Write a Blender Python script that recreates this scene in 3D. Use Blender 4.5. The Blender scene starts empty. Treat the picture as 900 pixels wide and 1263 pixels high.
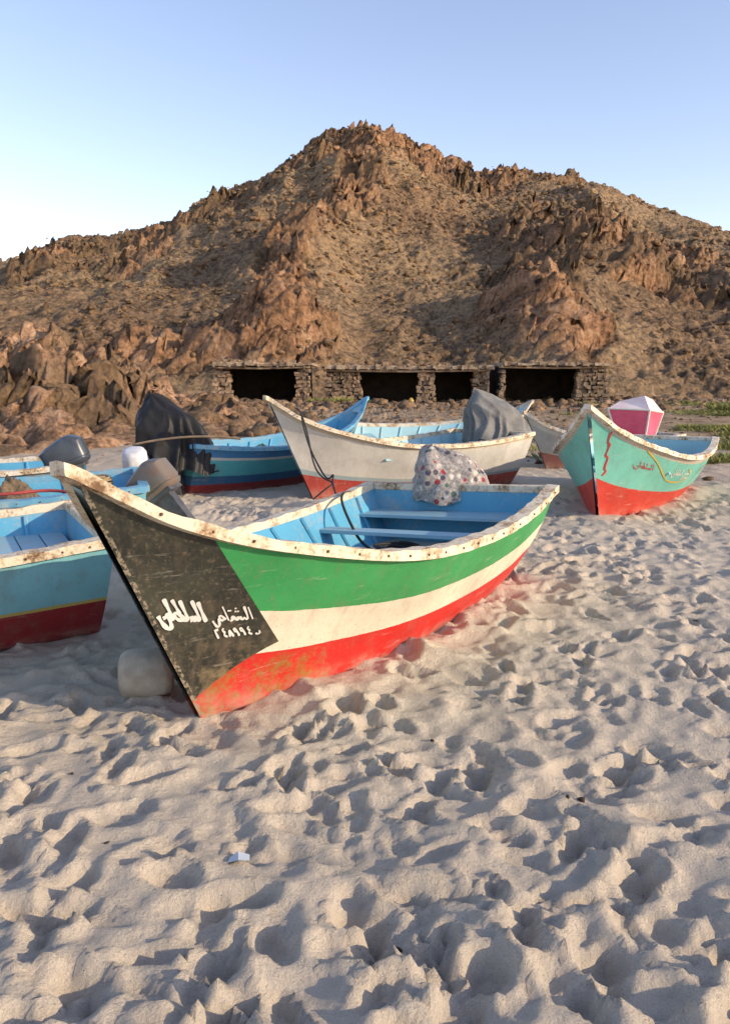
import bpy, math, random
import numpy as np
from mathutils import Vector, Matrix
random.seed(7); rng=np.random.default_rng(7)
scene=bpy.context.scene
R=math.radians
# ------------------------------------------------------------------ noise
def hsh(ix,iy,seed):
    h=(ix.astype(np.int64)*374761393+iy.astype(np.int64)*668265263+seed*144269504)&0xffffffff
    h=((h^(h>>13))*1274126177)&0xffffffff
    h=h^(h>>16)
    h=((h&0xffffffff)*668265263)&0xffffffff
    return ((h^(h>>15))&0xffffff)/float(0x1000000)
def vn(x,y,seed=0):
    ix=np.floor(x);iy=np.floor(y);fx=x-ix;fy=y-iy
    fx=fx*fx*(3-2*fx);fy=fy*fy*(3-2*fy)
    a=hsh(ix,iy,seed);b=hsh(ix+1,iy,seed);c=hsh(ix,iy+1,seed);d=hsh(ix+1,iy+1,seed)
    return (a*(1-fx)+b*fx)*(1-fy)+(c*(1-fx)+d*fx)*fy
def fbm(x,y,o=4,seed=0):
    s=0;a=.5;t=0
    for i in range(o):
        s=s+a*vn(x*2**i+17.3*i,y*2**i-9.1*i,seed+i);t+=a;a*=.5
    return s/t
def worley(x,y,seed=0):
    ix=np.floor(x);iy=np.floor(y)
    f1=np.full(x.shape,9.);f2=np.full(x.shape,9.);cx=np.zeros_like(x);cy=np.zeros_like(x);dx=np.zeros_like(x);dy=np.zeros_like(x)
    for i in(-1,0,1):
        for j in(-1,0,1):
            jx=ix+i;jy=iy+j
            px=jx+hsh(jx,jy,seed);py=jy+hsh(jx,jy,seed+91)
            ddx=x-px;ddy=y-py;d=np.sqrt(ddx**2+ddy**2)
            m=d<f1
            f2=np.where(m,f1,np.minimum(f2,d))
            f1=np.where(m,d,f1);cx=np.where(m,jx,cx);cy=np.where(m,jy,cy);dx=np.where(m,ddx,dx);dy=np.where(m,ddy,dy)
    return f1,f2,cx,cy,dx,dy
def facets(x,y,seed=0,tilt=1.3,crack=.3):
    f1,f2,cx,cy,dx,dy=worley(x,y,seed)
    h=hsh(cx,cy,seed+5)+(hsh(cx,cy,seed+6)-.5)*tilt*dx+(hsh(cx,cy,seed+7)-.5)*tilt*dy
    return h-.5-crack*np.clip(1-(f2-f1)*7,0,1)
def sst(a,b,x):
    t=np.clip((x-a)/(b-a),0,1);return t*t*(3-2*t)
# ------------------------------------------------------------------ mesh helpers
def link(o,parent=None):
    scene.collection.objects.link(o)
    if parent: o.parent=parent
    return o
def mesh_obj(name,verts,faces,mat=None,parent=None,smooth=False,attr=None):
    me=bpy.data.meshes.new(name);me.from_pydata([tuple(v) for v in verts],[],[tuple(f) for f in faces])
    if mat: me.materials.append(mat)
    if smooth: me.polygons.foreach_set('use_smooth',[True]*len(me.polygons))
    if attr is not None:
        a=me.attributes.new('tf','FLOAT_VECTOR','POINT');a.data.foreach_set('vector',np.asarray(attr,dtype=np.float32).ravel())
    me.update();o=bpy.data.objects.new(name,me);return link(o,parent)
def np_mesh(name,V,F,mat=None,parent=None,smooth=False,attrs=None):
    V=np.asarray(V,dtype=np.float32);F=np.asarray(F,dtype=np.int32);k=F.shape[1]
    me=bpy.data.meshes.new(name);me.vertices.add(len(V));me.vertices.foreach_set('co',V.ravel())
    me.loops.add(F.size);me.loops.foreach_set('vertex_index',F.ravel())
    me.polygons.add(len(F));me.polygons.foreach_set('loop_start',np.arange(0,F.size,k,dtype=np.int32))
    me.polygons.foreach_set('loop_total',np.full(len(F),k,dtype=np.int32))
    if smooth: me.polygons.foreach_set('use_smooth',np.ones(len(F),dtype=bool))
    me.update(calc_edges=True);me.validate()
    for n,a in (attrs or {}).items():
        at=me.attributes.new(n,'FLOAT','POINT');at.data.foreach_set('value',np.asarray(a,dtype=np.float32).ravel())
    if mat: me.materials.append(mat)
    return link(bpy.data.objects.new(name,me),parent)
def grid(name,X,Y,Z,mat,smooth=True,attrs=None,parent=None):
    ny,nx=Z.shape
    V=np.stack([X.ravel(),Y.ravel(),Z.ravel()],1)
    i=np.arange(nx-1)[None,:]+np.arange(ny-1)[:,None]*nx
    F=np.stack([i,i+1,i+nx+1,i+nx],-1).reshape(-1,4)
    return np_mesh(name,V,F,mat,parent,smooth,attrs)
def empty(name,M=None):
    e=bpy.data.objects.new(name,None);e.empty_display_size=.2;link(e)
    if M is not None:e.matrix_world=M
    return e
def box(x0,x1,y0,y1,z0,z1,j=0):
    v=[(x,y,z) for z in(z0,z1) for y in(y0,y1) for x in(x0,x1)]
    v=[tuple(c+random.uniform(-j,j) for c in p) for p in v]
    return v,[(0,2,3,1),(4,5,7,6),(0,1,5,4),(1,3,7,5),(3,2,6,7),(2,0,4,6)]
class MB:
    def __init__(s): s.v=[];s.f=[]
    def add(s,v,f):
        n=len(s.v);s.v+=[tuple(p) for p in v];s.f+=[tuple(i+n for i in q) for q in f]
    def box(s,*a,**k): s.add(*box(*a,**k))
    def tube(s,pts,r,n=8,rs=None):
        pts=[Vector(p) for p in pts];base=len(s.v)
        for i,p in enumerate(pts):
            d=(pts[min(i+1,len(pts)-1)]-pts[max(i-1,0)]).normalized()
            a=d.cross(Vector((.13,.21,.97)));a=a.normalized() if a.length>1e-3 else Vector((1,0,0));b=d.cross(a)
            rr=rs[i] if rs else r
            for k in range(n):
                q=p+(a*math.cos(2*math.pi*k/n)+b*math.sin(2*math.pi*k/n))*rr;s.v.append(tuple(q))
        for i in range(len(pts)-1):
            for k in range(n):
                s.f.append((base+i*n+k,base+i*n+(k+1)%n,base+(i+1)*n+(k+1)%n,base+(i+1)*n+k))
        s.f.append(tuple(base+k for k in range(n))[::-1]);s.f.append(tuple(base+(len(pts)-1)*n+k for k in range(n)))
    def obj(s,name,mat,parent=None,smooth=False,bevel=0):
        o=mesh_obj(name,s.v,s.f,mat,parent,smooth)
        if bevel:
            m=o.modifiers.new('b','BEVEL');m.width=bevel;m.segments=2;m.limit_method='ANGLE'
        return o
# ------------------------------------------------------------------ materials
class NT:
    def __init__(s,name,rough=.7,spec=.3):
        s.m=bpy.data.materials.new(name);s.m.use_nodes=True;s.n=s.m.node_tree.nodes;s.l=s.m.node_tree.links
        s.b=s.n['Principled BSDF'];s.b.inputs['Roughness'].default_value=rough
        s.b.inputs['Specular IOR Level'].default_value=spec;s._co=None
    def lk(s,a,b): s.l.new(a,b)
    def co(s):
        if not s._co: s._co=s.n.new('ShaderNodeTexCoord').outputs['Object']
        return s._co
    def put(s,inp,v):
        if v is None:return
        if hasattr(v,'is_output') : s.lk(v,inp)
        elif isinstance(v,(tuple,list)): inp.default_value=(*v,1) if len(v)==3 and len(inp.default_value)==4 else v
        else: inp.default_value=v
    def noise(s,scale,detail=6,rough=.6,vec=None,dist=0):
        n=s.n.new('ShaderNodeTexNoise');n.inputs['Scale'].default_value=scale;n.inputs['Detail'].default_value=detail
        n.inputs['Roughness'].default_value=rough;n.inputs['Distortion'].default_value=dist
        s.lk(vec or s.co(),n.inputs['Vector']);return n.outputs['Fac']
    def vor(s,scale,vec=None,feat='F1',out='Distance'):
        n=s.n.new('ShaderNodeTexVoronoi');n.feature=feat;n.inputs['Scale'].default_value=scale
        s.lk(vec or s.co(),n.inputs['Vector']);return n.outputs[out]
    def ramp(s,fac,stops,const=False):
        r=s.n.new('ShaderNodeValToRGB');e=r.color_ramp.elements
        if const:r.color_ramp.interpolation='CONSTANT'
        while len(e)<len(stops): e.new(.5)
        for el,(p,c) in zip(e,stops):
            el.position=p;el.color=(*c,1) if isinstance(c,(tuple,list)) else (c,c,c,1)
        s.put(r.inputs['Fac'],fac);return r.outputs['Color']
    def mix(s,fac,a,b,mode='MIX'):
        m=s.n.new('ShaderNodeMix');m.data_type='RGBA';m.blend_type=mode
        s.put(m.inputs['Factor'],fac);s.put(m.inputs[6],a);s.put(m.inputs[7],b);return m.outputs[2]
    def math(s,op,a,b=0,c=None):
        m=s.n.new('ShaderNodeMath');m.operation=op;s.put(m.inputs[0],a);s.put(m.inputs[1],b)
        if c is not None:s.put(m.inputs[2],c)
        return m.outputs[0]
    def attr(s,name,out='Fac'):
        a=s.n.new('ShaderNodeAttribute');a.attribute_name=name;return a.outputs[out]
    def sep(s,v):
        x=s.n.new('ShaderNodeSeparateXYZ');s.lk(v,x.inputs[0]);return x.outputs
    def mapping(s,scale):
        m=s.n.new('ShaderNodeMapping');m.inputs['Scale'].default_value=scale;s.lk(s.co(),m.inputs['Vector']);return m.outputs[0]
    def bump(s,h,strength=.4,dist=.02,prev=None):
        b=s.n.new('ShaderNodeBump');b.inputs['Strength'].default_value=strength;b.inputs['Distance'].default_value=dist
        s.lk(h,b.inputs['Height'])
        if prev:s.lk(prev,b.inputs['Normal'])
        return b.outputs['Normal']
    def done(s,col,normal=None,rough=None):
        s.put(s.b.inputs['Base Color'],col)
        if normal:s.lk(normal,s.b.inputs['Normal'])
        if rough is not None:s.put(s.b.inputs['Roughness'],rough)
        return s.m
def simple(name,c1,c2=None,scale=6,rough=.6,bump=.2,bscale=30,spec=.3):
    t=NT(name,rough,spec);c2=c2 or tuple(x*.6 for x in c1)
    n=t.noise(scale,8,.65);col=t.ramp(n,[(.35,c2),(.62,c1)])
    return t.done(col,t.bump(t.noise(bscale,5),bump,.01))
def paint(name,c,dirt=(.25,.2,.15),amount=.5,rough=.45):
    t=NT(name,rough,.35)
    n=t.noise(3,8,.7);n2=t.noise(26,6,.7)
    m=t.ramp(t.math('ADD',t.math('MULTIPLY',n,.6),t.math('MULTIPLY',n2,.4)),[(.50,0.0),(.66,amount)])
    v=t.ramp(t.noise(1.7,4),[(.3,.78),(.7,1.0)])
    col=t.mix(1,c,v,'MULTIPLY');col=t.mix(m,col,dirt)
    return t.done(col,t.bump(n2,.25,.004))
def m_rail(name='rail_wood',white=(.68,.60,.46)):
    t=NT(name,.65,.25)
    n=t.noise(6,8,.7);n2=t.noise(38,6,.75)
    f=t.math('ADD',t.math('MULTIPLY',n,.6),t.math('MULTIPLY',n2,.4))
    col=t.ramp(f,[(.39,(.17,.10,.055)),(.44,(.38,.27,.165)),(.475,(.54,.43,.30)),(.53,white)])
    return t.done(col,t.bump(f,.7,.010))
def m_sand():
    t=NT('sand',.95,.1)
    n=t.noise(.9,6,.6);g=t.noise(260,3,.7);m=t.noise(14,5,.6);k=t.noise(60,6,.75)
    col=t.ramp(n,[(.3,(.50,.425,.335)),(.7,(.58,.50,.40))])
    col=t.mix(.4,col,t.ramp(g,[(.3,(.30,.25,.20)),(.6,(.66,.575,.465))]))
    col=t.mix(t.ramp(m,[(.55,0.0),(.8,.35)]),col,(.38,.315,.245))
    col=t.mix(t.math('MULTIPLY',t.math('LESS_THAN',t.vor(26),.055),.8),col,(.13,.09,.065))
    y=t.sep(t.co())[1]
    far=t.math('ADD',y,t.math('MULTIPLY',t.math('SUBTRACT',t.noise(.25,5),.5),16))
    mf=t.ramp(t.math('DIVIDE',far,50),[(.24,0.0),(.44,1.0)])
    st=t.ramp(t.noise(2.2,9,.75),[(.35,(.14,.095,.06)),(.5,(.32,.225,.14)),(.68,(.46,.345,.225))])
    col=t.mix(mf,col,st)
    b=t.bump(g,.5,.005);b=t.bump(k,.75,.014,b);b=t.bump(m,.6,.03,b)
    return t.done(col,b)
def m_rock(name,red=(.40,.225,.125),tan=(.375,.26,.15),dark=(.085,.057,.04),cragA=True,s=1.0,pale=(.53,.38,.25)):
    t=NT(name,.9,.15)
    big=t.noise(.05*s,6,.6);mid=t.noise(.40*s,8,.68);fine=t.noise(2.4*s,8,.75)
    sp=t.math('ADD',t.math('MULTIPLY',mid,.35),t.math('MULTIPLY',fine,.65))
    scree=t.ramp(sp,[(.41,tuple(c*.28 for c in tan)),(.47,tuple(c*.62 for c in tan)),(.55,tan),(.66,tuple(c*1.3 for c in tan))])
    scree=t.mix(t.ramp(big,[(.44,0.0),(.58,.70)]),scree,t.mix(t.ramp(sp,[(.42,0.0),(.56,1.0)]),(.06,.038,.025),(.30,.19,.11)))
    rockc=t.ramp(t.math('ADD',t.math('MULTIPLY',mid,.45),t.math('MULTIPLY',fine,.55)),[(.40,dark),(.46,tuple(c*.55 for c in red)),(.53,red),(.64,pale)])
    dk=t.ramp(t.noise(.11*s,5,.6),[(.42,.0),(.54,.85)])
    if cragA: dk=t.math('MULTIPLY',dk,t.math('SUBTRACT',1.0,t.attr('warm')))
    rockc=t.mix(dk,rockc,t.mix(fine,tuple(c*.6 for c in dark),tuple(c*.75 for c in tan)))
    col=t.mix(t.attr('crag'),scree,rockc) if cragA else rockc
    b=t.bump(mid,.8,.6/s);b=t.bump(fine,1.0,.28/s,b);b=t.bump(t.vor(1.7*s),.7,.3/s,b)
    return t.done(col,b)
def m_hull(name,bands,kt=0.0,patch=None,dirt=(.2,.15,.1),dirtamt=.5,bowstain=False):
    t=NT(name,.42,.4)
    tf=t.sep(t.attr('tf','Vector'));T=tf[0];F=tf[1]
    n=t.noise(7,6,.7);n2=t.noise(40,6,.75);big=t.noise(1.8,6,.65)
    Fp=t.math('ADD',F,t.math('MULTIPLY',t.math('SUBTRACT',n,.5),.018))
    Fp=t.math('ADD',Fp,t.math('MULTIPLY',t.math('SUBTRACT',T,1),kt))
    col=t.ramp(Fp,bands,True)
    if bowstain:
        mm=t.math('MULTIPLY',t.ramp(Fp,[(.22,1.0),(.30,0.0)]),t.math('MULTIPLY',t.math('GREATER_THAN',t.math('ADD',T,t.math('MULTIPLY',n,.2)),.88),t.ramp(t.noise(5,8,.8),[(.46,0.0),(.58,.9)])))
        col=t.mix(mm,col,t.mix(n2,(.12,.03,.015),(.50,.26,.05)))
    if patch:
        lim=t.math('ADD',.83,t.math('MULTIPLY',F,.045))
        a=t.math('GREATER_THAN',T,lim)
        fl=t.math('ADD',.375,t.math('MULTIPLY',t.math('SUBTRACT',T,.84),-1.7))
        b=t.math('GREATER_THAN',Fp,fl)
        pc=t.mix(t.ramp(n2,[(.5,0.0),(.7,.5)]),patch,(.16,.135,.09))
        pc=t.mix(t.ramp(big,[(.45,0.0),(.7,.7)]),pc,(.10,.10,.065))
        sw=t.math('MULTIPLY',t.ramp(F,[(.22,1.0),(.42,0.0)]),t.ramp(n,[(.45,0.0),(.6,.8)]))
        pc=t.mix(sw,pc,(.26,.20,.11))
        col=t.mix(t.math('MULTIPLY',a,b),col,pc)
        se=t.math('MULTIPLY',t.math('GREATER_THAN',T,.993),t.ramp(n2,[(.49,0.0),(.54,1.0)]))
        col=t.mix(se,col,(.30,.25,.18))
    col=t.mix(1,col,t.ramp(big,[(.3,.72),(.65,1.0)]),'MULTIPLY')
    st=t.noise(1,6,.7,vec=t.mapping((9,9,1.2)))
    col=t.mix(t.math('MULTIPLY',t.ramp(st,[(.52,0.0),(.75,1.0)]),.40),col,dirt)
    sc=t.noise(1,6,.75,vec=t.mapping((3,3,30)))
    col=t.mix(t.math('MULTIPLY',t.ramp(sc,[(.60,0.0),(.68,1.0)]),.35),col,(.55,.5,.42))
    col=t.mix(t.math('MULTIPLY',t.ramp(n2,[(.57,0.0),(.66,1.0)]),dirtamt),col,dirt)
    col=t.mix(t.math('MULTIPLY',t.ramp(F,[(0,1.0),(.16,0.0)]),t.ramp(n,[(.4,0.0),(.6,.6)])),col,(.45,.36,.28))
    b=t.bump(big,.2,.03);b=t.bump(n2,.3,.005,b)
    return t.done(col,b,t.ramp(n,[(.3,.36),(.7,.65)]))
MS=m_sand()
# ------------------------------------------------------------------ ground
def gbase(x,y): return .35*sst(14,40,y)+.05*(fbm(x*.25,y*.25,2,3)-.5)
sp=.022
cx=np.arange(-5.2,5.2,sp)
def geo(start,step,g,end):
    o=[];p=start;s=step
    while p<end: s*=g;p+=s;o.append(p)
    return np.array(o)
gx=geo(cx[-1],sp,1.045,2500);xs=np.concatenate([-gx[::-1],cx,gx])
cy=np.arange(.9,7.0,.020);gy=geo(cy[-1],.020,1.018,3000)
ys=np.concatenate([[-40,-20,-10,-5,-3,-2,-1.2,-.6,-.2,.1,.3,.45,.6,.7,.8],cy,gy])
X,Y=np.meshgrid(xs,ys)
def sandh(X,Y):
    wx=X+.26*(fbm(X*2.1,Y*2.1,3,11)-.5);wy=Y+.26*(fbm(X*2.1,Y*2.1,3,31)-.5)
    near=1-sst(30,60,Y)
    amp=.35+.75*sst(.3,.7,fbm(X*.5,Y*.5,2,21))
    f1,f2,*_=worley(wx/.34,wy/.36,41)
    h=.070*amp*(np.minimum(f1,.8)**1.8-.25)
    f1,f2,*_=worley(wx/.17+4,wy/.155,51)
    h+=.032*(np.minimum(f1,.8)**1.7-.25)*(.3+1.2*fbm(X*1.1,Y*1.1,2,8))
    f1,f2,*_=worley(wx/.08+4,wy/.075,57)
    h+=.011*(np.minimum(f1,.8)-.4)*sst(.38,.62,fbm(X*1.7,Y*1.7,2,18))
    h+=.05*(fbm(X*.8,Y*.8,2,61)-.5)+.022*(fbm(X*6,Y*6,3,71)-.5)+.011*(fbm(X*17,Y*17,2,81)-.5)
    far=.10*(facets(X/1.1,Y/1.1,301)+.6*facets(X/.5,Y/.5,305))*sst(16,26,Y)*sst(.42,.6,fbm(X*.2,Y*.2,3,303))*near
    return h*near*(1-.40*sst(9,18,Y))+far
Z=gbase(X,Y)+sandh(X,Y)
for k in range(1700):
    py=1.1+(rng.random()**1.2)*10;px=rng.uniform(-1,1)*min(5.4,.55*py+1)
    L=rng.uniform(.07,.14);W=rng.uniform(.035,.06);D=rng.uniform(.012,.038);a=rng.normal(.4,1.0)
    i0,i1=np.searchsorted(xs,[px-.26,px+.26]);j0,j1=np.searchsorted(ys,[py-.26,py+.26])
    dx=X[j0:j1,i0:i1]-px;dy=Y[j0:j1,i0:i1]-py
    u=(dx*math.cos(a)+dy*math.sin(a))/W;v=(-dx*math.sin(a)+dy*math.cos(a))/L
    r=np.sqrt(u*u+v*v)*(1+.5*(fbm(dx*16+k,dy*16,2,5)-.5))
    Z[j0:j1,i0:i1]+= -D*(1-sst(.6,1.15,r))*(1+.5*v*np.exp(-r)) + .42*D*np.exp(-((r-1.35)/.25)**2)
for (px,py,hh,rr) in[(-.3,3.95,.05,.25),(.3,4.6,.05,.3),(.8,5.3,.05,.3),(-1.1,4.15,-.03,.3),(2.7,9.0,.05,.4),(-.7,10.2,.05,.4),(-.70,3.50,-.02,.15)]:
    Z+=hh*np.exp(-((X-px)**2+(Y-py)**2)/rr**2)
ground=grid('sandy_beach_ground',X,Y,Z,MS)
def groundz(x,y):
    i=min(max(np.searchsorted(xs,x),1),len(xs)-1);j=min(max(np.searchsorted(ys,y),1),len(ys)-1);return float(Z[j,i])
# ------------------------------------------------------------------ hill
rx=np.array([-1.3,-.9,-.6,-.434,-.346,-.239,-.19,-.152,-.1136,-.0706,-.0469,.0188,.047,.0896,.123,.18,.2373,.2949,.3339,.3834,.4328,.6,1.0,1.4])*130
rz=np.array([.02,.07,.115,.134,.143,.1744,.190,.2170,.2328,.262,.2780,.2740,.267,.2533,.2395,.2333,.2215,.208,.1926,.1642,.144,.10,.05,.02])*130+1.2
def hillH(X,Y):
    wx=X+6*(fbm(X*.06,Y*.06,3,5)-.5)*sst(120,95,Y)
    Rg=np.interp(wx,rx,rz)
    p=np.clip((Y-46)/84,0,1)
    prof=.86*p**1.12+.14*sst(0,1,p)
    h=Rg*prof
    h=np.where(Y>130,Rg*(1-(Y-130)/55.),h)
    bell=np.sin(np.pi*np.clip(p,0,1))**.7
    sx=np.interp(Y,[46,60,75,95,130],[-7,-5.5,-6.5,-1,2])
    h+=3.4*np.exp(-((X-sx)/(3.0+.025*Y))**2)*bell
    sx2=np.interp(Y,[46,60,80,110,130],[13,14,21,30,34]);h+=2.8*np.exp(-((X-sx2)/5)**2)*bell
    sx3=np.interp(Y,[46,70,100,130],[-30,-33,-36,-44]);h+=2.0*np.exp(-((X-sx3)/6)**2)*bell
    h+=(fbm(X*.05+3,Y*.035,4,9)-.5)*6*bell
    h+=(1-abs(2*fbm(X*.11+.02*Y,Y*.045,3,77)-1)-.6)*3.0*bell
    o1=np.exp(-(((X+6.0)/4.0)**2+((Y-54)/4.5)**2)*1.5);o2=np.exp(-(((X-12)/4.5)**2+((Y-59)/6.5)**2)*1.3)
    o3=np.exp(-(((X+14)/5)**2+((Y-52)/4)**2)*1.2)
    h+=3.4*o1+3.0*o2+1.5*o3
    crag=sst(.57,.67,fbm(X*.07+9,Y*.055,4,15))*.55
    top=sst(106,122,Y)*np.exp(-((X-8)/15)**2)*1.3
    right=np.exp(-(((X-24)/10)**2+((Y-84)/9)**2))*1.1
    ridge=.45*sst(120,130,Y)
    spur=np.exp(-((X-sx)/3.2)**2)*bell*.85
    crag=np.clip((crag+top+right+ridge+spur+1.6*o1+1.5*o2+1.4*o3)*(.35+1.3*fbm(X*.25,Y*.25,4,19)),0,1)
    crag=sst(.2,.6,crag)*sst(46,50,Y)
    warm=np.clip(1.5*o1+1.2*o2+1.1*o3+.9*top*sst(.4,.6,fbm(X*.1,Y*.1,2,66))+.4*spur,0,1)
    a=.5;u_=X*math.cos(a)+(Y+h*.8)*math.sin(a);v_=-X*math.sin(a)+(Y+h*.8)*math.cos(a)
    fx=u_+1.2*(fbm(X*.3,Y*.3,3,25)-.5)*2;fy=v_+1.2*(fbm(X*.3,Y*.3,3,35)-.5)*2
    b0=facets(fx/8,fy/4.6,101,2.0,.15);b1=facets(fx/3.0,fy/1.9,111,1.9,.35)
    rk=1.7*b0+1.35*b1+1.0*facets(fx/1.4,fy/.95,121,1.8,.35)+.55*facets(fx/.7,fy/.6,131,1.6)
    k=crag*(.70+.30*sst(50,100,Y))*(1-.35*sst(122,130,Y))
    h+=k*rk
    h+=(1-crag)*((fbm(X*.5,Y*.5,4,45)-.5)*.8+.26*facets(X/.9,Y/.9,141)*2*fbm(X*.2,Y*.2,2,49)+.16*facets(X/.5,Y/.5,146))
    h=h*sst(45,49,Y)+(.2-1.2*(1-sst(44,47,Y)))
    return h,crag,warm,k*.9*b1,k*.8*facets(fx/1.8,fy/1.8,117,1.5,0)
hx=np.concatenate([np.arange(-150,-62,1.0),np.arange(-62,62,.22),np.arange(62,160,1.0)])
hy=np.concatenate([np.arange(44,80,.22),np.arange(80,134,.32),np.arange(134,186,2.0)])
HX,HY=np.meshgrid(hx,hy);HZ,HC,HW,DX,DY=hillH(HX,HY)
MR=m_rock('hill_rock')
hill=grid('rocky_hill',HX+DX,HY+DY,HZ,MR,smooth=False,attrs={'crag':HC,'warm':HW})
ox=np.arange(-34,-1.5,.085);oy=np.arange(14,38.5,.085);OX,OY=np.meshgrid(ox,oy)
def outH(X,Y):
    w=X+1.4*(fbm(X*.35,Y*.35,3,7)-.5)*2;w2=Y+2.0*(fbm(X*.3,Y*.3,3,17)-.5)*2
    m=sst(-3.6,-8.8,w+.16*(Y-16)) *sst(14.8,27,w2)*sst(38,31,Y)
    m2=.15*sst(-2.2,-5,w)*sst(18,23,w2)*sst(38,33,Y)
    m=np.maximum(m,m2)
    a=-.4;fx=X*math.cos(a)+Y*math.sin(a)+.4*(fbm(X*.9,Y*.9,2,27)-.5)*2;fy=-X*math.sin(a)+Y*math.cos(a)+.4*(fbm(X*.9,Y*.9,2,37)-.5)*2
    b1=facets(fx/1.15,fy/.8,211,1.6,.35)
    rk=.85*facets(fx/3.0,fy/1.9,201,1.8,.15)+.60*b1+.36*facets(fx/.55,fy/.42,221,1.7)+.16*facets(fx/.26,fy/.22,231,1.5)
    e=np.clip(m*3.2,0,1)
    return -.42+.35*sst(14,40,Y)+2.2*m+.45*sst(0,.06,m)+e*rk*.95, e*.45*b1, e*.4*facets(fx/.8,fy/.8,241,1.2,0)
OZ,ODX,ODY=outH(OX,OY)
outc=grid('rock_outcrop',OX+ODX,OY+ODY,OZ,m_rock('outcrop_rock',red=(.50,.30,.18),cragA=False,s=2.6,pale=(.64,.48,.34),dark=(.10,.065,.045)),smooth=False)
phi=(1+5**.5)/2
ico_v=np.array([(-1,phi,0),(1,phi,0),(-1,-phi,0),(1,-phi,0),(0,-1,phi),(0,1,phi),(0,-1,-phi),(0,1,-phi),(phi,0,-1),(phi,0,1),(-phi,0,-1),(-phi,0,1)])/1.9
ico_f=np.array([(0,11,5),(0,5,1),(0,1,7),(0,7,10),(0,10,11),(1,5,9),(5,11,4),(11,10,2),(10,7,6),(7,1,8),(3,9,4),(3,4,2),(3,2,6),(3,6,8),(3,8,9),(4,9,5),(2,4,11),(6,2,10),(8,6,7),(9,8,1)])
def scatter(name,P,S,mat,flat=.7,jit=.35,attrs=None):
    n=len(P);V=ico_v[None]*(1+rng.uniform(-jit,jit,(n,12,1)))*rng.uniform(.6,1.3,(n,1,3));V[:,:,2]*=flat
    a=rng.uniform(0,6.28,n);c,s=np.cos(a)[:,None],np.sin(a)[:,None]
    x=V[:,:,0]*c-V[:,:,1]*s;y=V[:,:,0]*s+V[:,:,1]*c;V=np.stack([x,y,V[:,:,2]],-1)*S[:,None,None]+P[:,None]
    F=(ico_f[None]+np.arange(n)[:,None,None]*12).reshape(-1,3)
    return np_mesh(name,V.reshape(-1,3),F,mat,attrs=attrs(n) if attrs else None)
n=32000;px=rng.uniform(-62,62,n);py=48+80*rng.random(n);h=hillH(px,py)[0]
kk=fbm(px*.12,py*.12,3,404)>.40;px,py,h=px[kk],py[kk],h[kk];n=len(px)
S=(.07+.30*rng.random(n)**6)*(.5+py/110)
scatter('hillside_rocks',np.stack([px,py,h+S*.1],1),S,MR,attrs=lambda n:{'crag':np.repeat(rng.choice([0,.2,.9],n),12),'warm':np.zeros(n*12)})
n=4200;px=rng.uniform(-24,26,n);py=12+34*rng.random(n)**.8;S=.03+.13*rng.random(n)**5
S*=.5+py/40
m_=1300;qx=np.concatenate([rng.normal(-6.0,2.6,m_),rng.normal(13.5,1.8,300),rng.uniform(-8,13,600)]);qy=np.concatenate([rng.uniform(21,39.4,m_),rng.uniform(36,44,300),rng.uniform(33,39.2,600)]);qs=.06+.36*rng.random(len(qx))**4
px=np.concatenate([px,qx]);py=np.concatenate([py,qy]);S=np.concatenate([S,qs])
pz=np.array([groundz(a,b) for a,b in zip(px,py)])
scatter('beach_stones',np.stack([px,py,pz],1),S,m_rock('stone_rock',red=(.42,.27,.165),cragA=False,s=3))
def tufts(name,P,S,blades,mat,spread=1.0,wid=.02):
    n=len(P)*blades
    base=np.repeat(P,blades,0);s=np.repeat(S,blades)
    a=rng.uniform(0,6.28,n);r=rng.random(n)**.6*spread*s
    b=base+np.stack([np.cos(a)*r*.6,np.sin(a)*r*.6,np.zeros(n)],1)
    hgt=s*rng.uniform(.4,1.0,n)
    tip=b+np.stack([np.cos(a)*r*.5,np.sin(a)*r*.5,hgt],1)
    a2=rng.uniform(0,6.28,n);w=np.stack([np.cos(a2),np.sin(a2),rng.uniform(-.3,.3,n)],1)*(s*wid)[:,None]
    mid=(b*.45+tip*.55)
    V=np.stack([b-w*.5,b+w*.5,mid+w,tip,mid-w],1).reshape(-1,3)
    i=np.arange(n)[:,None]*5
    F=np.concatenate([i+np.array([[0,1,2]]),i+np.array([[0,2,4]]),i+np.array([[4,2,3]])])
    return np_mesh(name,V,F,mat)
MG=simple('grass_green',(.30,.30,.09),(.14,.14,.05),2,.8,0)
n=2600;py=15+24*rng.random(n);px=py*rng.uniform(.29,.75,n)+rng.normal(0,.8,n);k=(fbm(px*.3,py*.3,2,99)>.47);px,py=px[k],py[k]
pz=np.array([groundz(a,b) for a,b in zip(px,py)])
tufts('beach_grass',np.stack([px,py,pz-.03],1),rng.uniform(.08,.20,len(px)),60,MG,3.0,.09)
P=[(-1.7,38.3,.3),(-1.1,38.8,.33),(-2.3,38.8,.33),(.4,39,.33),(14,32,.25),(15,31,.25)]
tufts('low_green_scrub',np.array(P),np.array([.35,.4,.35,.25,.4,.45]),200,MG,1.6,.07)
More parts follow.
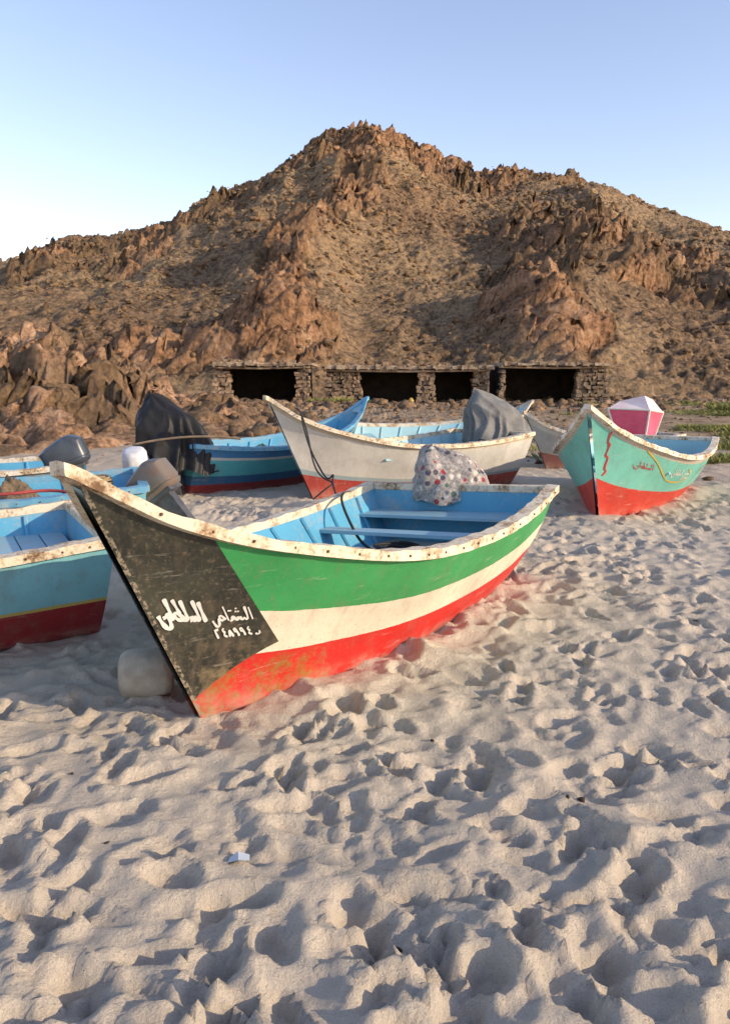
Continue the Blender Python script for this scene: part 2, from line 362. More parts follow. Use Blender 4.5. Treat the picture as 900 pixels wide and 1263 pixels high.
# ------------------------------------------------------------------ stone huts
MST=m_rock('hut_stone',red=(.50,.34,.22),tan=(.46,.36,.26),cragA=False,s=3,pale=(.6,.46,.33),dark=(.16,.11,.08))
MDK=simple('hut_painted_shade_wall',(.05,.035,.025),(.02,.015,.012),2,.95)  # near-black walls: interior shade of the hut openings put into the colour
MTH=simple('hut_roof_timber',(.42,.33,.23),(.15,.10,.07),3,.9,.6,20)
def stones(x0,x1,y0,y1,z0,z1,sz=.24,taper=0):
    m=MB();z=z0
    while z<z1-.05:
        hh=random.uniform(.6,1)*sz;k=taper*(z-z0)/(z1-z0);x=x0+random.uniform(-.08,.05)+k
        while x<x1-.05-k:
            w=random.uniform(.7,1.7)*sz
            m.box(x,min(x+w,x1+.08-k)-.02,y0+random.uniform(-.09,.07)+k*.3,y1,z,z+hh-.02,j=.045)
            x+=w
        z+=hh
    return m
def hut(x0,x1,piers,z0=.25,zt=2.12,y0=40,y1=43.6):
    e=empty('stone_hut')
    for i,(a,b) in enumerate(piers):
        stones(a,b,y0,y0+.6,z0-.2,zt-.05-random.uniform(0,.1),taper=.1).obj('stone_pier_%d'%i,MST,e)
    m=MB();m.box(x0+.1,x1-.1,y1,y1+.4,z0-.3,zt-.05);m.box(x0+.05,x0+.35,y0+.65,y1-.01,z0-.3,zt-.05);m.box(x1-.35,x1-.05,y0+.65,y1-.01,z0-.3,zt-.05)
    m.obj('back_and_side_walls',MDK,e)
    m=MB();x=x0-.05
    while x<x1+.05:
        w=random.uniform(.12,.5);m.box(x,x+w-.015,y0-.3+random.uniform(-.2,.1),y1+.5,zt+random.uniform(-.02,.03),zt+.13+random.uniform(-.03,.08),j=.015);x+=w
    m.obj('roof_planks',MTH,e)
    m=MB()
    m.tube([(x0-.12,y0-.12,zt-.06),((x0+x1)/2,y0-.12,zt-.11),(x1+.12,y0-.12,zt-.05)],.055,8)
    x=x0
    while x<x1:
        m.tube([(x,y0-.4,zt-.02),(x+.05,y1,zt-.03)],.035,6);x+=random.uniform(.5,.9)
    m.obj('roof_beams',MTH,e)
    m=MB()
    for _ in range(14):
        xx=random.uniform(x0,x1);yy=random.uniform(y0,y1);s_=random.uniform(.08,.2)
        m.box(xx,xx+s_*1.6,yy,yy+s_,zt+.13,zt+.16+s_*.8,j=.04)
    m.obj('roof_stones',MST,e)
    return e
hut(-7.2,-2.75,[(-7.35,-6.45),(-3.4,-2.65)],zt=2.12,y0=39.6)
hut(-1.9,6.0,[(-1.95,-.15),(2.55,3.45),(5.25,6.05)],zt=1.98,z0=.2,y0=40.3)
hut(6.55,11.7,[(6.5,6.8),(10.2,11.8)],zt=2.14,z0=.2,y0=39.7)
m=MB();m.tube([(2.2,39.2,.3),(2.2,39.2,.5),(2.2,39.2,.56),(2.2,39.2,.62)],.14,12,rs=[.14,.14,.1,.05]);m.obj('yellow_jerrycan',simple('yellow_plastic',(.6,.42,.1)),None,True)
# ------------------------------------------------------------------ boats
TT=[0,.2,.4,.6,.8,.9,1]
GS=[0,.85,1.7,2.55,3.35,3.76,4.10];GL=[.82,.87,.86,.75,.47,.25,.02];GZ=[.71,.64,.62,.67,.85,1.01,1.25]
BS=[.06,.75,1.45,2.1,2.75,3.1,3.43];BL=[.44,.5,.49,.43,.28,.155,.015]
def herm(x,T,Vv):
    x=float(x);i=0
    while i<len(T)-2 and x>T[i+1]:i+=1
    def tan(k):
        if k==0:return (Vv[1]-Vv[0])/(T[1]-T[0])
        if k==len(T)-1:return (Vv[-1]-Vv[-2])/(T[-1]-T[-2])
        return (Vv[k+1]-Vv[k-1])/(T[k+1]-T[k-1])
    h=T[i+1]-T[i];u=(x-T[i])/h
    return (2*u**3-3*u*u+1)*Vv[i]+(u**3-2*u*u+u)*h*tan(i)+(-2*u**3+3*u*u)*Vv[i+1]+(u**3-u*u)*h*tan(i+1)
MFLR=paint('floorboards_sandy_grey',(.58,.57,.53),(.42,.35,.27),.8,.7)
class Boat:
    def __init__(s,stern,bow_dir,hull,inner,rail,heel=0,L=1,W=1,H=1,pitch=0,thwarts=((.35,.6),(2.4,.3)),name='wooden_fishing_boat',z=0,floorf=.42,hb=1.0):
        s.L,s.W,s.H,s.hb=L,W,H,hb
        a=math.atan2(bow_dir[1],bow_dir[0])
        s.M=Matrix.Translation((*stern,z))@Matrix.Rotation(a,4,'Z')@Matrix.Rotation(pitch,4,'Y')@Matrix.Rotation(heel,4,'X')
        s.e=empty(name,s.M)
        N=72;K=14;ts=[i/N for i in range(N+1)]
        V=[];A=[];Fc=[]
        row=2*K+3
        for t in ts:
            for k in range(K+1): V.append(s.P(t,1-k/K,1));A.append((t,1-k/K,0))
            b=s.P(t,0,1);V.append(Vector((b.x,0,-.11*(1-.4*t))));A.append((t,-.05,0))
            for k in range(K+1): V.append(s.P(t,k/K,-1));A.append((t,k/K,0))
        for i in range(N):
            for k in range(row-1):
                a0=i*row+k;Fc.append((a0,a0+1,a0+row+1,a0+row))
        for k in range(K):Fc.append((k,row-1-k,row-2-k,k+1))
        Fc.append((K,K+2,K+1))
        mesh_obj('hull',V,Fc,hull,s.e,True,A).data.set_sharp_from_angle(angle=R(50))
        V=[];Fc=[];K2=8;row=2*K2+3;N2=60
        for i in range(N2+1):
            t=.012+i/N2*.965
            pts=[]
            for k in range(K2+1):
                f=1-k/K2*.84;p=s.P(t,f,1);pts.append(Vector((p.x,max(.004,p.y-.045),p.z-.004)))
            pts2=[Vector((p.x,-p.y,p.z)) for p in pts[::-1]]
            V+=pts+[Vector((pts[-1].x,0,pts[-1].z-.01))]+pts2
        for i in range(N2):
            for k in range(row-1):
                a0=i*row+k;Fc.append((a0+1,a0,a0+row,a0+row+1))
        for k in range(K2):Fc.append((k,k+1,row-2-k,row-1-k))
        Fc.append((K2,K2+1,K2+2))
        mesh_obj('inner_hull',V,Fc,inner,s.e,True).data.set_sharp_from_angle(angle=R(40))
        V=[];Fc=[]
        zf=s.P(.35,floorf,1).z
        for i in range(33):
            t=.02+i/32*.80
            lo,hi=0,1
            for _ in range(14):
                mi=(lo+hi)/2
                if s.P(t,mi,1).z<zf:lo=mi
                else:hi=mi
            p=s.P(t,lo,1);y=max(.01,p.y-.05)
            V+=[Vector((p.x,y*q,zf+.004*math.sin(i*2+q*5))) for q in(-1,-.5,0,.5,1)]
        for i in range(32):
            for k in range(4):
                a0=i*5+k;Fc.append((a0,a0+5,a0+6,a0+1))
        mesh_obj('floorboards',V,Fc,MFLR,s.e)
        V=[];Fc=[]
        for sd in(1,-1):
            base=len(V)
            for i in range(N+2):
                t=min(i/N,1);g=s.P(t,1,1);ex=.045 if i==N+1 else 0
                zz=.02 if i==N+1 else 0
                o=.028*(1 if t<.97 else .8);inn=max(.001,g.y-.062)
                wob=.004*math.sin(i*1.7)+.003*math.sin(i*.63)
                o+=.003*math.sin(i*1.1+sd)+.002*math.sin(i*2.9)
                ring=[(g.x+ex,(g.y+o),g.z-.038+zz),(g.x+ex,g.y+o,g.z+.016+wob+zz),(g.x+ex,inn,g.z+.022+wob+zz),(g.x+ex,inn,g.z-.038+zz)]
                V+=[(p[0],p[1]*sd,p[2]) for p in ring]
            for i in range(N+1):
                for k in range(4):
                    a0=base+i*4+k;b0=base+i*4+(k+1)%4
                    q=(a0,b0,b0+4,a0+4);Fc.append(q if sd<0 else q[::-1])
            Fc.append((base,base+1,base+2,base+3));n0=base+(N+1)*4;Fc.append((n0+3,n0+2,n0+1,n0))
        mesh_obj('gunwale_rail',V,Fc,rail,s.e)
        m=MB()
        for sd in(1,-1):
            x=.15
            while x<3.9*s.L:
                t=s.tg(x);g=s.P(t,1,1);m.tube([(g.x,(g.y+.024)*sd,g.z-.012),(g.x,(g.y+.033)*sd,g.z-.012)],.007,6);x+=.17+random.uniform(-.02,.03)
        m.obj('rail_bolts',MRUST,s.e)
        m=MB()
        g=s.P(0,1,1);m.box(-.03,.06,-g.y+.065,g.y-.065,g.z-.045,g.z+.012)
        m.obj('transom_cap',rail,s.e,bevel=.006)
        m=MB();a=s.P(.93,1,1);b=s.P(.995,1,1);n0=[(a.x,a.y-.05,a.z-.02),(a.x,-a.y+.05,a.z-.02),(b.x,-.003,b.z-.02),(b.x,.003,b.z-.02)]
        m.add(n0+[(p[0],p[1],p[2]-.03) for p in n0],[(0,1,2,3),(7,6,5,4),(0,4,5,1)])
        for sx,wd in thwarts:
            sx*=s.L;wd*=s.L
            t=s.tg(sx);g=s.P(t,.80,1);t2=s.tg(sx+wd);g2=s.P(t2,.80,1);z0=min(g.z,g2.z)-.03
            nb=max(1,int(wd/.16))
            for q in range(nb):
                xa=sx+wd*q/nb;xb=sx+wd*(q+1)/nb-.008;ya=s.P(s.tg(xb),.72,1).y-.03
                m.box(xa,xb,-ya,ya,z0-.03,z0+random.uniform(-.003,.003))
        m.obj('thwarts',inner2(inner),s.e,bevel=.004)
        m=MB()
        for q in range(9):
            t=.08+q*.1
            if t>.93:break
            for sd in(1,-1):
                pts=[s.P(t,f,1) for f in(.93,.7,.45,.2)]
                pts=[(p.x,(max(.01,p.y-.052))*sd,p.z) for p in pts];m.tube(pts,.018,6)
        m.obj('ribs',inner,s.e)
    def tg(s,x):
        lo,hi=0,1
        for _ in range(20):
            mi=(lo+hi)/2
            if herm(mi,TT,GS)*s.L<x:lo=mi
            else:hi=mi
        return lo
    def P(s,t,f,side):
        gs,gl,gz=herm(t,TT,GS),herm(t,TT,GL),herm(t,TT,GZ);bs,bl=herm(t,TT,BS),herm(t,TT,BL)
        gz=.62+(gz-.62)*s.hb
        b=.05*(1-t)-.025*t*(1-t)*4*t
        if t>.97:b=0
        x=bs+(gs-bs)*f;y=bl+(gl-bl)*f+b*math.sin(math.pi*f);z=-.03+(gz+.03)*f
        return Vector((x*s.L,max(0.0,y)*s.W*side,z*s.H))
    def surf(s,t,f,side,off=.006):
        p=s.P(t,f,side);pt=s.P(min(t+.01,1),f,side)-s.P(t-.01,f,side);pf=s.P(t,min(f+.02,1),side)-s.P(t,f-.02,side)
        n=pt.cross(pf).normalized()
        if n.y*side<0:n=-n
        return p+n*off,n
    def strokes(s,name,lines,mat,side=1,w=.012,fmap=None):
        V=[];Fc=[]
        for li in lines:
            ww=w
            if isinstance(li,tuple):ww,li=li[0]*w,li[1]
            pts=li
            for _ in range(2):
                if len(pts)>2:
                    q=[pts[0]]
                    for i in range(len(pts)-1):
                        a,b=pts[i],pts[i+1];q+= [(a[0]*.75+b[0]*.25,a[1]*.75+b[1]*.25),(a[0]*.25+b[0]*.75,a[1]*.25+b[1]*.75)]
                    pts=q+[pts[-1]]
            q=[fmap(*c) if fmap else c for c in pts]
            pn=[s.surf(t,f,side) for t,f in q];b0=len(V)
            for i,(p,nn) in enumerate(pn):
                d=(pn[min(i+1,len(pn)-1)][0]-pn[max(i-1,0)][0])
                d=d.normalized() if d.length>1e-6 else Vector((1,0,0));c=nn.cross(d)*ww*.5*(1 if 0<i<len(pn)-1 else .6)*(1+.25*math.sin(i*.9))
                V+=[p-c,p+c]
            for i in range(len(pn)-1):Fc.append((b0+2*i,b0+2*i+1,b0+2*i+3,b0+2*i+2))
        return mesh_obj(name,V,Fc,mat,s.e)
_i2={}
def inner2(m): return _i2.get(m.name,m)
MRUST=simple('rusty_iron',(.16,.08,.05),(.06,.035,.025))
MRL=m_rail();MRLw=m_rail('rail_white',(.68,.63,.54));MRLb=paint('rail_blue',(.14,.38,.55),(.42,.39,.33),.8)
I_blue=paint('interior_blue',(.10,.37,.56),(.38,.36,.32),.8);I_lblue=paint('interior_light_blue',(.34,.60,.68),(.42,.39,.33),.7)
I_grey=paint('thwart_grey_blue',(.30,.50,.60),(.42,.39,.33),.8);_i2['interior_blue']=I_grey
H_green=m_hull('hull_green_white_red',[(0,(.60,.025,.02)),(.30,(.76,.69,.55)),(.555,(.045,.32,.10))],kt=.06,patch=(.030,.032,.027),bowstain=True,dirtamt=.4)
green=Boat((.8,6.7),(-.4617,-.887),H_green,I_blue,MRL,heel=R(2.5),thwarts=((.05,.34),(.85,.16)))
def amap(a,b): return (.982-.118*a, .47+.055*a+b*.095)
AR=[]
AR+= [(1.3,[(.47,1),(.46,.5),(.455,-.05)]),(1.2,[(.41,1.05),(.405,.3),(.39,.0),(.36,.02),(.35,.30),(.345,.02),(.325,.0),(.32,.28),(.31,.02),(.285,0)]),
 (1.2,[(.28,1.0),(.275,.3),(.265,0),(.2,.0),(.15,.05),(.14,.25),(.17,.42),(.22,.2),(.245,.02)]),(1.1,[(.20,1.0),(.205,.6),(.21,.3)]),
 (1.3,[(.115,1),(.11,.4),(.10,0)]),(1.4,[(.07,.35),(.06,-.1),(.035,-.38),(-.005,-.40),(-.035,-.15),(-.04,.2)]),(1.8,[(.018,.2),(.023,.06)])]
AR+= [(.85,[(.97,.75),(.965,0)]),(.85,[(.93,.8),(.925,.1),(.90,0),(.885,.16),(.87,.02),(.85,0),(.845,.26),(.83,0),(.82,.26),(.81,0),(.79,0),(.775,.25),(.755,.2),(.76,0),(.735,0),(.72,.0)]),
 (1.1,[(.85,.55),(.845,.47)]),(1.1,[(.825,.55),(.82,.47)]),(1.1,[(.84,.73),(.835,.65)]),(1.1,[(.775,.6),(.77,.52)]),(1.1,[(.755,.6),(.75,.52)]),
 (.85,[(.71,.8),(.708,0)]),(.85,[(.68,.05),(.655,.3),(.625,.25),(.62,.05),(.66,0),(.62,.02),(.60,.15),(.595,-.15),(.57,-.35),(.54,-.3),(.53,0)])]
def dig(x,k):
    sh={3:[(0,-.9),(.0,-.35),(.01,-.5),(.02,-.35),(.03,-.5),(.04,-.35)],4:[(.04,-.35),(.01,-.45),(.035,-.6),(.005,-.72),(.04,-.85)],8:[(0,-.85),(.02,-.35),(.04,-.85)],9:[(.035,-.85),(.03,-.4),(.005,-.4),(.005,-.58),(.03,-.58)],0:[(0,-.8),(.02,-.9),(.05,-.8),(.05,-.65)]}[k]
    return (.7,[(x+a,b-.08) for a,b in sh])
AR+=[dig(.50,3),dig(.57,4),dig(.64,8),dig(.71,9),dig(.78,9),dig(.85,4),dig(.93,0)]
MWP=paint('lettering_white_paint',(.74,.73,.68),(.3,.3,.28),.5)
MRP=paint('lettering_red_paint',(.5,.03,.03));MYP=paint('stripe_yellow_paint',(.6,.42,.06))
green.strokes('painted_lettering',AR,MWP,1,.0125,amap)
H_white=m_hull('hull_faded_white',[(0,(.44,.06,.045)),(.27,(.33,.42,.43)),(.33,(.64,.61,.55)),(.9,(.54,.45,.32))],dirt=(.36,.27,.19),dirtamt=.6)
white=Boat((1.98,12.6),(-.78,-.626),H_white,I_lblue,MRL,L=.99,heel=R(1),H=1.05,z=.03)
H_turq=m_hull('hull_turquoise_red',[(0,(.54,.045,.028)),(.41,(.17,.50,.42)),(.93,(.50,.45,.37))],kt=-.16,dirtamt=.3)
turq=Boat((4.38,12.25),(-.48,-.877),H_turq,I_lblue,MRLw,L=1.05,H=1.03,hb=1.02,z=-.01,W=1.04)
zz=[[(.93,.93),(.945,.80),(.935,.8),(.955,.66)],[(.955,.66),(.943,.66),(.965,.52),(.952,.52),(.975,.45)]]
turq.strokes('bow_zigzag',zz,MRP,1,.022)
turq.strokes('painted_lettering',[[(a*.9+.0,b) for a,b in l[1]] for l in AR[:7]],MRP,1,.010,lambda a,b:(.84-.20*a,.68+.08*b))
turq.strokes('name_lettering',[l[1] for l in AR],MWP,1,.012,lambda a,b:(.64-.16*a,.66+.10*b))
turq.strokes('name_swoosh',[[(.80,.92),(.74,.80),(.69,.62),(.66,.54),(.56,.52),(.48,.57),(.47,.66),(.52,.76)]],MYP,1,.018)
turq.strokes('stern_lettering',[l[1] for l in AR[:9]],MRP,1,.010,lambda a,b:(.36-.16*a,.64+.09*b))
H_teal=m_hull('hull_teal_blue',[(0,(.25,.03,.03)),(.25,(.03,.12,.25)),(.42,(.08,.38,.43)),(.74,(.55,.55,.5)),(.79,(.05,.2,.42))],dirtamt=.3)
teal=Boat((-2.72,11.25),(.775,.632),H_teal,I_blue,MRLb,L=.86,W=.95)
H_pale=m_hull('hull_pale_blue',[(0,(.4,.08,.06)),(.3,(.4,.55,.58)),(.8,(.5,.5,.45))])
pale=Boat((-.5,14.6),(.955,.30),H_pale,I_lblue,MRLw,L=.92,heel=R(9),H=.92)
H_cyan=m_hull('hull_cyan_red',[(0,(.28,.02,.028)),(.40,(.52,.43,.12)),(.435,(.23,.54,.63)),(.92,(.2,.42,.5))],dirtamt=.3)
cyan=Boat((-1.86,5.42),(-.88,-.47),H_cyan,I_blue,MRL,H=.92,thwarts=((.1,.5),(1.2,.3),(2.2,.3)))
cyan2=Boat((-2.2,7.95),(-.95,-.31),H_cyan,I_blue,MRLb,H=.88,thwarts=((.1,.4),(1.1,.3),(2.2,.3)))
H_dk=m_hull('hull_dark_blue',[(0,(.2,.02,.03)),(.40,(.05,.2,.32)),(.8,(.3,.35,.36))])
dkb=Boat((-3.5,9.9),(-.98,-.2),H_dk,I_blue,MRLw,H=.85)
H_gw=m_hull('hull_grey_white',[(0,(.3,.12,.1)),(.3,(.42,.44,.42)),(.8,(.55,.55,.5))])
pinkb=Boat((5.5,15.3),(-.92,-.38),H_gw,I_lblue,MRLw,L=.72,W=.85,H=.78,z=.02)
# ------------------------------------------------------------------ motors / covers
from mathutils import noise as mn
def ridg(v): return 1-abs(mn.noise(v))*2
def cover(name,loc,size,mat,rot=0,tilt=0,folds=9,amp=.10,top=(0,0),seed=0,peak=.7,drop=1.0,flare=.22,crease=.012,lump=.2):
    V=[];Fc=[];NA=180;NR=64
    for j in range(NR+1):
        v=j/NR
        for i in range(NA):
            a=2*math.pi*i/NA
            ca,sa=math.cos(a),math.sin(a)
            sq=(abs(ca)**3.2+abs(sa)**3.2)**(-1/3.2)
            r=math.sin(min(v*1.5,1)*math.pi/2)**peak*((1-flare)+flare*v)
            aa=a+.9*v+.5*mn.noise(Vector((v*2.5,seed,ca)))
            fold=(ridg(Vector((math.cos(aa)*folds*.36+seed,math.sin(aa)*folds*.36,v*1.1)))-.45)*1.3
            lp=mn.noise(Vector((ca*1.3+seed,sa*1.3,v*2.6+seed)))
            r*=sq*(1+amp*fold*sst(.12,.9,np.float64(v))+lump*lp)
            z=1-v**1.7*drop
            hem=.16*mn.noise(Vector((ca*1.8+seed,sa*1.8,7)))*v**3
            z+=.10*mn.noise(Vector((ca*1.3+seed,sa*1.3,v*2)))+hem
            x=ca*r*size[0]+top[0]*(1-v)**1.3;y=sa*r*size[1]+top[1]*(1-v)
            cr=crease*ridg(Vector((x*5+seed+z*3,y*5,z*3)))
            V.append((x+cr*ca,y+cr*sa,z*size[2]+cr*.4))
    for j in range(NR):
        for i in range(NA):
            a0=j*NA+i;b0=j*NA+(i+1)%NA;Fc.append((a0,a0+NA,b0+NA,b0))
    e=empty(name,Matrix.Translation(loc)@Matrix.Rotation(rot,4,'Z')@Matrix.Rotation(tilt,4,'X'))
    mesh_obj('cloth_cover',V,Fc,mat,e,True)
    m=MB();m.box(-.06,.06,-.05,.07,-.35,.1);m.box(-.10,.10,-.13,.09,-.02,.08)
    m.tube([(0,0,-.3),(0,.02,-.55)],.04,10);m.obj('motor_leg',MMET,e,bevel=.01)
    return e
MMET=simple('motor_metal',(.10,.10,.105),(.045,.045,.05),8,.45,.1,spec=.5)
def floral():
    t=NT('floral_cloth',.9,.1)
    v=t.vor(17,out='Distance');c=t.vor(17,out='Color');sx=t.sep(c)
    fl=t.ramp(sx[0],[(0,(.34,.03,.045)),(.17,(.58,.54,.48)),(.40,(.05,.12,.10)),(.5,(.50,.46,.42)),(.70,(.22,.21,.22)),(.84,(.06,.06,.10))],True)
    edge=t.math('ADD',v,t.math('MULTIPLY',t.noise(60,5,.8),.5))
    col=t.mix(t.math('LESS_THAN',edge,.66),(.33,.31,.29),fl)
    col=t.mix(t.ramp(t.noise(40,6,.75),[(.5,0.0),(.56,.65)]),col,(.16,.13,.12))
    return t.done(col,t.bump(t.noise(14),.5,.02))
MFL=floral()
MGC=simple('grey_tarpaulin',(.20,.20,.195),(.12,.12,.12),5,.8,.4,14)
MBK=simple('black_tarpaulin',(.020,.020,.022),(.011,.011,.012),5,.55,.5,14)
cover('covered_outboard_motor',(.74,6.90,.54),(.31,.25,.48),MFL,rot=R(5),amp=.13,folds=6,seed=3.3,top=(-.16,0),drop=.95,peak=1.0,lump=.18,flare=.3)
cover('covered_outboard_motor',(2.04,12.5,.60),(.46,.30,.78),MGC,rot=R(20),amp=.22,folds=6,seed=8.7,top=(-.44,0),peak=1.3,drop=.98,flare=.45,lump=.25)
cover('covered_outboard_motor',(-2.55,10.95,.36),(.46,.34,1.0),MBK,rot=R(5),amp=.22,folds=7,seed=12.4,top=(-.30,0),peak=.85,drop=1.0,flare=.4,lump=.25)
def outboard(name,loc,rot,tilt,mat,sc=1):
    e=empty(name,Matrix.Translation(loc)@Matrix.Rotation(rot,4,'Z')@Matrix.Rotation(tilt,4,'X')@Matrix.Scale(sc,4))
    V=[];Fc=[];prof=[(0,.0,0),(.10,.14,.0),(.135,.20,.02),(.15,.22,.05),(.143,.213,.06),(.143,.213,.075),(.152,.222,.085),(.15,.215,.20),(.13,.18,.265),(.09,.13,.29),(0,0,.30)]
    NA=36
    for rx_,ry_,z in prof:
        for i in range(NA):
            a=2*math.pi*i/NA;c,s_=math.cos(a),math.sin(a);k=(abs(c)**4.5+abs(s_)**4.5)**(-1/4.5)
            V.append((c*rx_*k,s_*ry_*k+.05*(z>.2),z-(.25*s_*ry_*k if z>.15 else 0)))
    for j in range(len(prof)-1):
        for i in range(NA):
            a0=j*NA+i;b0=j*NA+(i+1)%NA;Fc.append((a0,b0,b0+NA,a0+NA))
    mesh_obj('cowling',V,Fc,mat,e,True).data.set_sharp_from_angle(angle=R(38))
    m=MB();m.box(-.055,.055,-.10,.09,-.45,.01);m.box(-.12,.12,.1,.16,-.12,-.02);m.box(-.13,.13,-.16,.12,-.02,.015)
    m.box(-.09,.09,-.17,.10,-.47,-.455)
    m.add([(-.015,-.1,-.47),(.015,-.1,-.47),(.015,.08,-.47),(-.015,.08,-.47),(-.008,-.05,-.78),(.008,-.05,-.78),(.008,.03,-.74),(-.008,.03,-.74)],[(0,1,5,4),(1,2,6,5),(2,3,7,6),(3,0,4,7),(4,5,6,7)])
    m.tube([(0,.12,-.6),(0,.05,-.6),(0,-.14,-.6),(0,-.2,-.6)],.05,12,rs=[.01,.045,.045,.025])
    for k in range(3):
        a=k*2.094;c,s_=math.cos(a),math.sin(a)
        m.add([(0,-.17,-.6),(c*.08-s_*.04,-.15,-.6+s_*.08+c*.04),(c*.14,-.17,-.6+s_*.14),(c*.08+s_*.04,-.2,-.6+s_*.08-c*.04)],[(0,1,2,3)])
    m.tube([(0,.15,.05),(.02,.4,.1),(.02,.62,.13)],.02,8)
    m.obj('midsection_and_propeller',MMET,e,bevel=.005)
    return e
MC1=simple('cowling_dark_blue_grey',(.06,.075,.095),(.035,.04,.05),6,.35,.05,spec=.5)
MC2=simple('cowling_weathered_grey',(.15,.14,.13),(.18,.12,.08),7,.5,.2)
outboard('outboard_motor',(-3.40,9.35,.56),R(100),R(-20),MC1,1.15)
outboard('outboard_motor',(-1.95,7.72,.47),R(80),R(-38),MC2,1.1)
outboard('outboard_motor',(-2.95,10.6,.30),R(160),R(-15),MC1,.9)
def pinkc():
    e=empty('pink_covered_motor',Matrix.Translation((4.82,14.5,.60))@Matrix.Rotation(R(-12),4,'Z'))
    top=[(-.30,-.1,.58),(.10,-.16,.68),(.28,.12,.60),(-.1,.2,.58)];mid=[(-.52,-.34,.46),(.16,-.46,.44),(.46,.1,.38),(-.2,.42,.40)];bot=[(-.32,-.26,-.1),(.12,-.34,-.12),(.32,.08,-.1),(-.2,.32,-.1)]
    mesh_obj('white_top',top+mid,[(0,1,2,3)]+[(i,i+4,(i+1)%4+4,(i+1)%4) for i in range(4)],simple('white_canvas',(.70,.62,.62),(.62,.46,.48),4,.8),e)
    mesh_obj('pink_sides',[(x*.99,y*.99,z-.004) for x,y,z in mid]+bot,[(i,i+4,(i+1)%4+4,(i+1)%4) for i in range(4)]+[(0,3,2,1)],simple('pink_canvas',(.68,.12,.20),(.55,.08,.14),4,.8),e)
    m=MB()
    for i in range(4):
        m.tube([mid[i],bot[i]],.018,6);m.tube([mid[i],mid[(i+1)%4]],.018,6)
    m.obj('piping',MWP,e)
pinkc()
def rcyl(name,loc,r,h,mat,rotm):
    V=[];Fc=[];NA=36;prof=[(0,-h/2),(r*.6,-h/2),(r*.86,-h/2+.012),(r*.97,-h/2+.04),(r*1.01,-.04),(r*1.02,0),(r,h/2-.05),(r*.86,h/2-.012),(r*.6,h/2),(0,h/2)]
    for rr,z in prof:
        for i in range(NA):
            a=2*math.pi*i/NA;k=1+.06*mn.noise(Vector((math.cos(a)*2,math.sin(a)*2,z*9)))
            V.append((math.cos(a)*rr*k,math.sin(a)*rr*k,z))
    for j in range(len(prof)-1):
        for i in range(NA):
            a0=j*NA+i;b0=j*NA+(i+1)%NA;Fc.append((a0,b0,b0+NA,a0+NA))
    o=mesh_obj(name,V,Fc,mat,None,True);o.matrix_world=Matrix.Translation(loc)@rotm;return o
MFO=simple('foam_float',(.50,.46,.37),(.33,.29,.23),7,.85,.6,18)
rcyl('fishing_float',(-1.12,3.97,.10),.125,.27,MFO,Matrix.Rotation(R(12),4,'Z')@Matrix.Rotation(R(90),4,'Y'))
rcyl('white_buoy',(-2.84,10.0,.58),.15,.3,simple('white_plastic',(.68,.69,.72),(.5,.5,.52)),Matrix.Rotation(R(20),4,'X'))
def curve_obj(name,pts,r,mat,parent=None):
    cu=bpy.data.curves.new(name,'CURVE');cu.dimensions='3D';cu.bevel_depth=r;cu.bevel_resolution=2
    s=cu.splines.new('NURBS');s.points.add(len(pts)-1)
    for p,q in zip(s.points,pts):p.co=(*q,1)
    s.use_endpoint_u=True;s.order_u=3;cu.materials.append(mat);return link(bpy.data.objects.new(name,cu),parent)
MRO=simple('black_rope',(.03,.03,.03),(.02,.02,.02));MRR=simple('red_rope',(.38,.06,.05),(.25,.05,.05));MRY=simple('tan_rope',(.40,.30,.16),(.25,.18,.1))
curve_obj('mooring_rope',[(-.75,10.15,1.17),(-.78,10.0,1.2),(-.76,9.9,1.05),(-.66,9.7,.75),(-.5,9.4,.5),(-.42,9.3,.42),(-.36,9.4,.5),(-.38,9.2,.4),(-.25,8.6,.2),(-.1,7.6,.45),(-.15,7.0,.62),(-.2,6.4,.67),(-.15,6.2,.55),(.0,6.0,.30),(.3,5.9,.28),(.1,5.6,.28)],.011,MRO)
curve_obj('mooring_rope',[(-.85,10.05,1.22),(-.8,9.95,1.23),(-.7,9.9,.95),(-.62,9.7,.55),(-.5,9.5,.42),(-.35,9.4,.38),(-.45,9.3,.33),(-.6,9.3,.2)],.010,MRO)
curve_obj('mooring_rope',[(-3.6,6.9,.58),(-3.1,6.9,.60),(-2.8,7.1,.62),(-2.5,7.0,.6),(-2.3,7.2,.62),(-2.6,7.3,.55)],.014,MRR)
def coil(name,c,r,n,mat,rad=.012):
    pts=[]
    for i in range(n*10):
        a=i*.628;rr=r*(1+.18*math.sin(i*.37)+random.uniform(-.06,.06));pts.append((c[0]+math.cos(a)*rr,c[1]+math.sin(a)*rr*.8,c[2]+i*.0016+random.uniform(0,.012)))
    curve_obj(name,pts,rad,mat)
coil('rope_coil',(.25,5.75,.30),.16,6,MRO);coil('rope_coil',(-2.6,7.75,.56),.15,6,MRY);coil('rope_coil',(-3.2,4.85,.30),.2,7,MRY,.014)
curve_obj('wooden_pole',[(-2.95,10.3,.75),(-2.2,10.2,.92),(-1.55,10.1,.84)],.014,simple('pole_wood',(.35,.25,.15),(.2,.14,.09)))
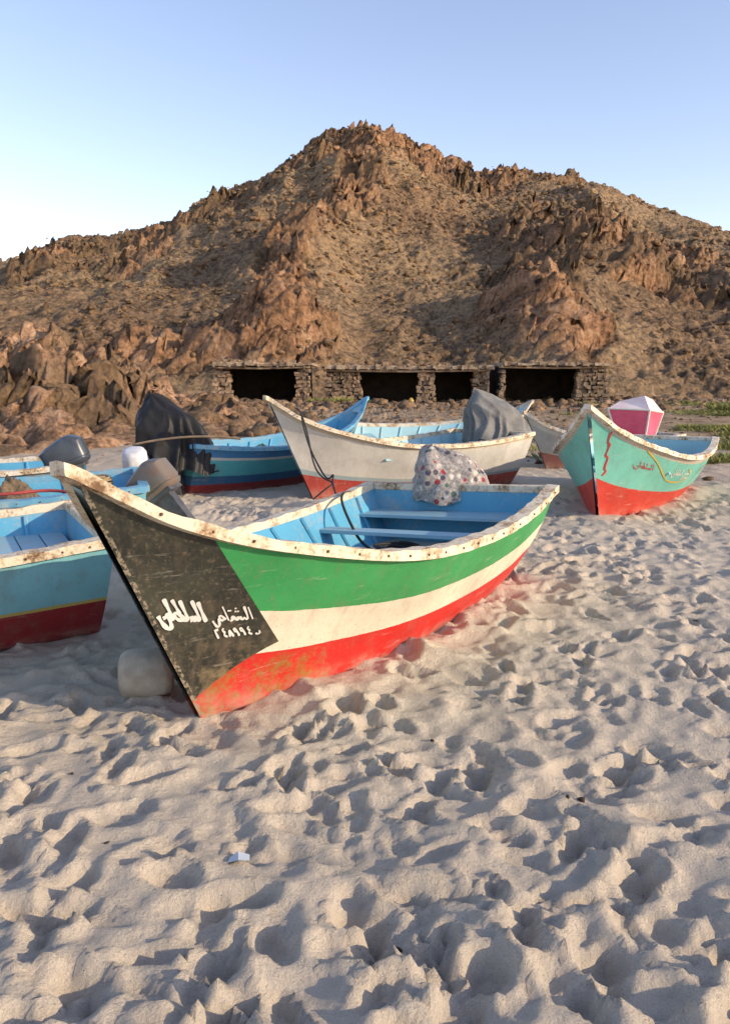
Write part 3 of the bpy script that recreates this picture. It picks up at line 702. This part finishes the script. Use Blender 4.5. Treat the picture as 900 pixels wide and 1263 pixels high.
def heap(name,c,sx,sy,sz,mat,seed):
    V=[];Fc=[];NA=60;NR=20
    for j in range(NR+1):
        v=j/NR
        for i in range(NA):
            a=6.28318*i/NA;r=v;x=math.cos(a)*r;y=math.sin(a)*r
            k=1+.25*mn.noise(Vector((math.cos(a)*2+seed,math.sin(a)*2,0)))
            z=(1-v*v)*(.8+.5*ridg(Vector((x*2.5+seed,y*2.5,0))))+.18*ridg(Vector((x*7,y*7+seed,0)))*(1-v)
            V.append((c[0]+x*k*sx,c[1]+y*k*sy,c[2]+z*sz))
    for j in range(NR):
        for i in range(NA):
            a0=j*NA+i;b0=j*NA+(i+1)%NA;Fc.append((a0,a0+NA,b0+NA,b0))
    mesh_obj(name,V,Fc,mat,None,True)
MNET=simple('fishing_net_teal',(.07,.16,.15),(.03,.06,.06),30,.9,1,60);MNET2=simple('fishing_net_brown',(.22,.16,.10),(.08,.055,.04),30,.9,1,60)
heap('fishing_net',(-3.35,7.55,.26),.45,.35,.3,MNET2,2);heap('fishing_net',(-1.5,11.9,.28),.4,.3,.25,MNET,6)
m=MB();g=groundz(-.42,2.5);m.add([(-.46,2.47,g+.01),(-.42,2.465,g+.022),(-.385,2.48,g+.012),(-.39,2.52,g+.008),(-.43,2.525,g+.018),(-.455,2.51,g+.006)],[(0,1,4,5),(1,2,3,4)]);m.obj('plastic_scrap',simple('scrap_plastic',(.55,.6,.66),(.45,.5,.55)))
P=[]
for x,y in[(.1,2.12),(.82,2.85),(.76,2.83),(.3,3.4),(-1.2,3.1),(1.6,3.9),(-.9,2.6),(.5,4.1),(2.2,5.2)]:P.append((x,y,groundz(x,y)+.004))
scatter('seaweed_debris',np.array(P),np.array([.013,.018,.012,.012,.01,.014,.008,.012,.014]),simple('debris_dark',(.05,.03,.02),(.03,.02,.015)),.5,.5)
# ------------------------------------------------------------------ sky, sun, camera
az=R(112);el=R(18)
w=bpy.data.worlds.new("World");scene.world=w;w.use_nodes=True
nt=w.node_tree;bg=nt.nodes['Background'];sk=nt.nodes.new('ShaderNodeTexSky');sk.sky_type='NISHITA';sk.sun_disc=False
sk.sun_elevation=el;sk.sun_rotation=az;sk.air_density=1.0;sk.dust_density=.35;sk.ozone_density=1.4
mx=nt.nodes.new('ShaderNodeMix');mx.data_type='RGBA';mx.blend_type='MULTIPLY';mx.inputs[0].default_value=1;mx.inputs[7].default_value=(2.35,1.95,1.95,1)
nt.links.new(sk.outputs[0],mx.inputs[6]);nt.links.new(mx.outputs[2],bg.inputs[0]);bg.inputs[1].default_value=.145
L=bpy.data.lights.new('sun','SUN');L.energy=5.0;L.angle=R(.5);L.color=(1,.81,.56)
lo=bpy.data.objects.new('sun',L);link(lo)
d=Vector((math.sin(az)*math.cos(el),math.cos(az)*math.cos(el),math.sin(el)))
lo.rotation_euler=d.to_track_quat('Z','Y').to_euler()
cam=bpy.data.cameras.new('camera');co=bpy.data.objects.new('camera',cam);link(co)
cam.sensor_fit='VERTICAL';cam.sensor_height=36;cam.sensor_width=24;cam.lens=36*1000/1263;cam.clip_end=8000;cam.clip_start=.05
co.location=(0,0,1.6);co.rotation_euler=(R(90-9.45),0,0);scene.camera=co
scene.view_settings.view_transform='Standard';scene.view_settings.look='None';scene.view_settings.exposure=0
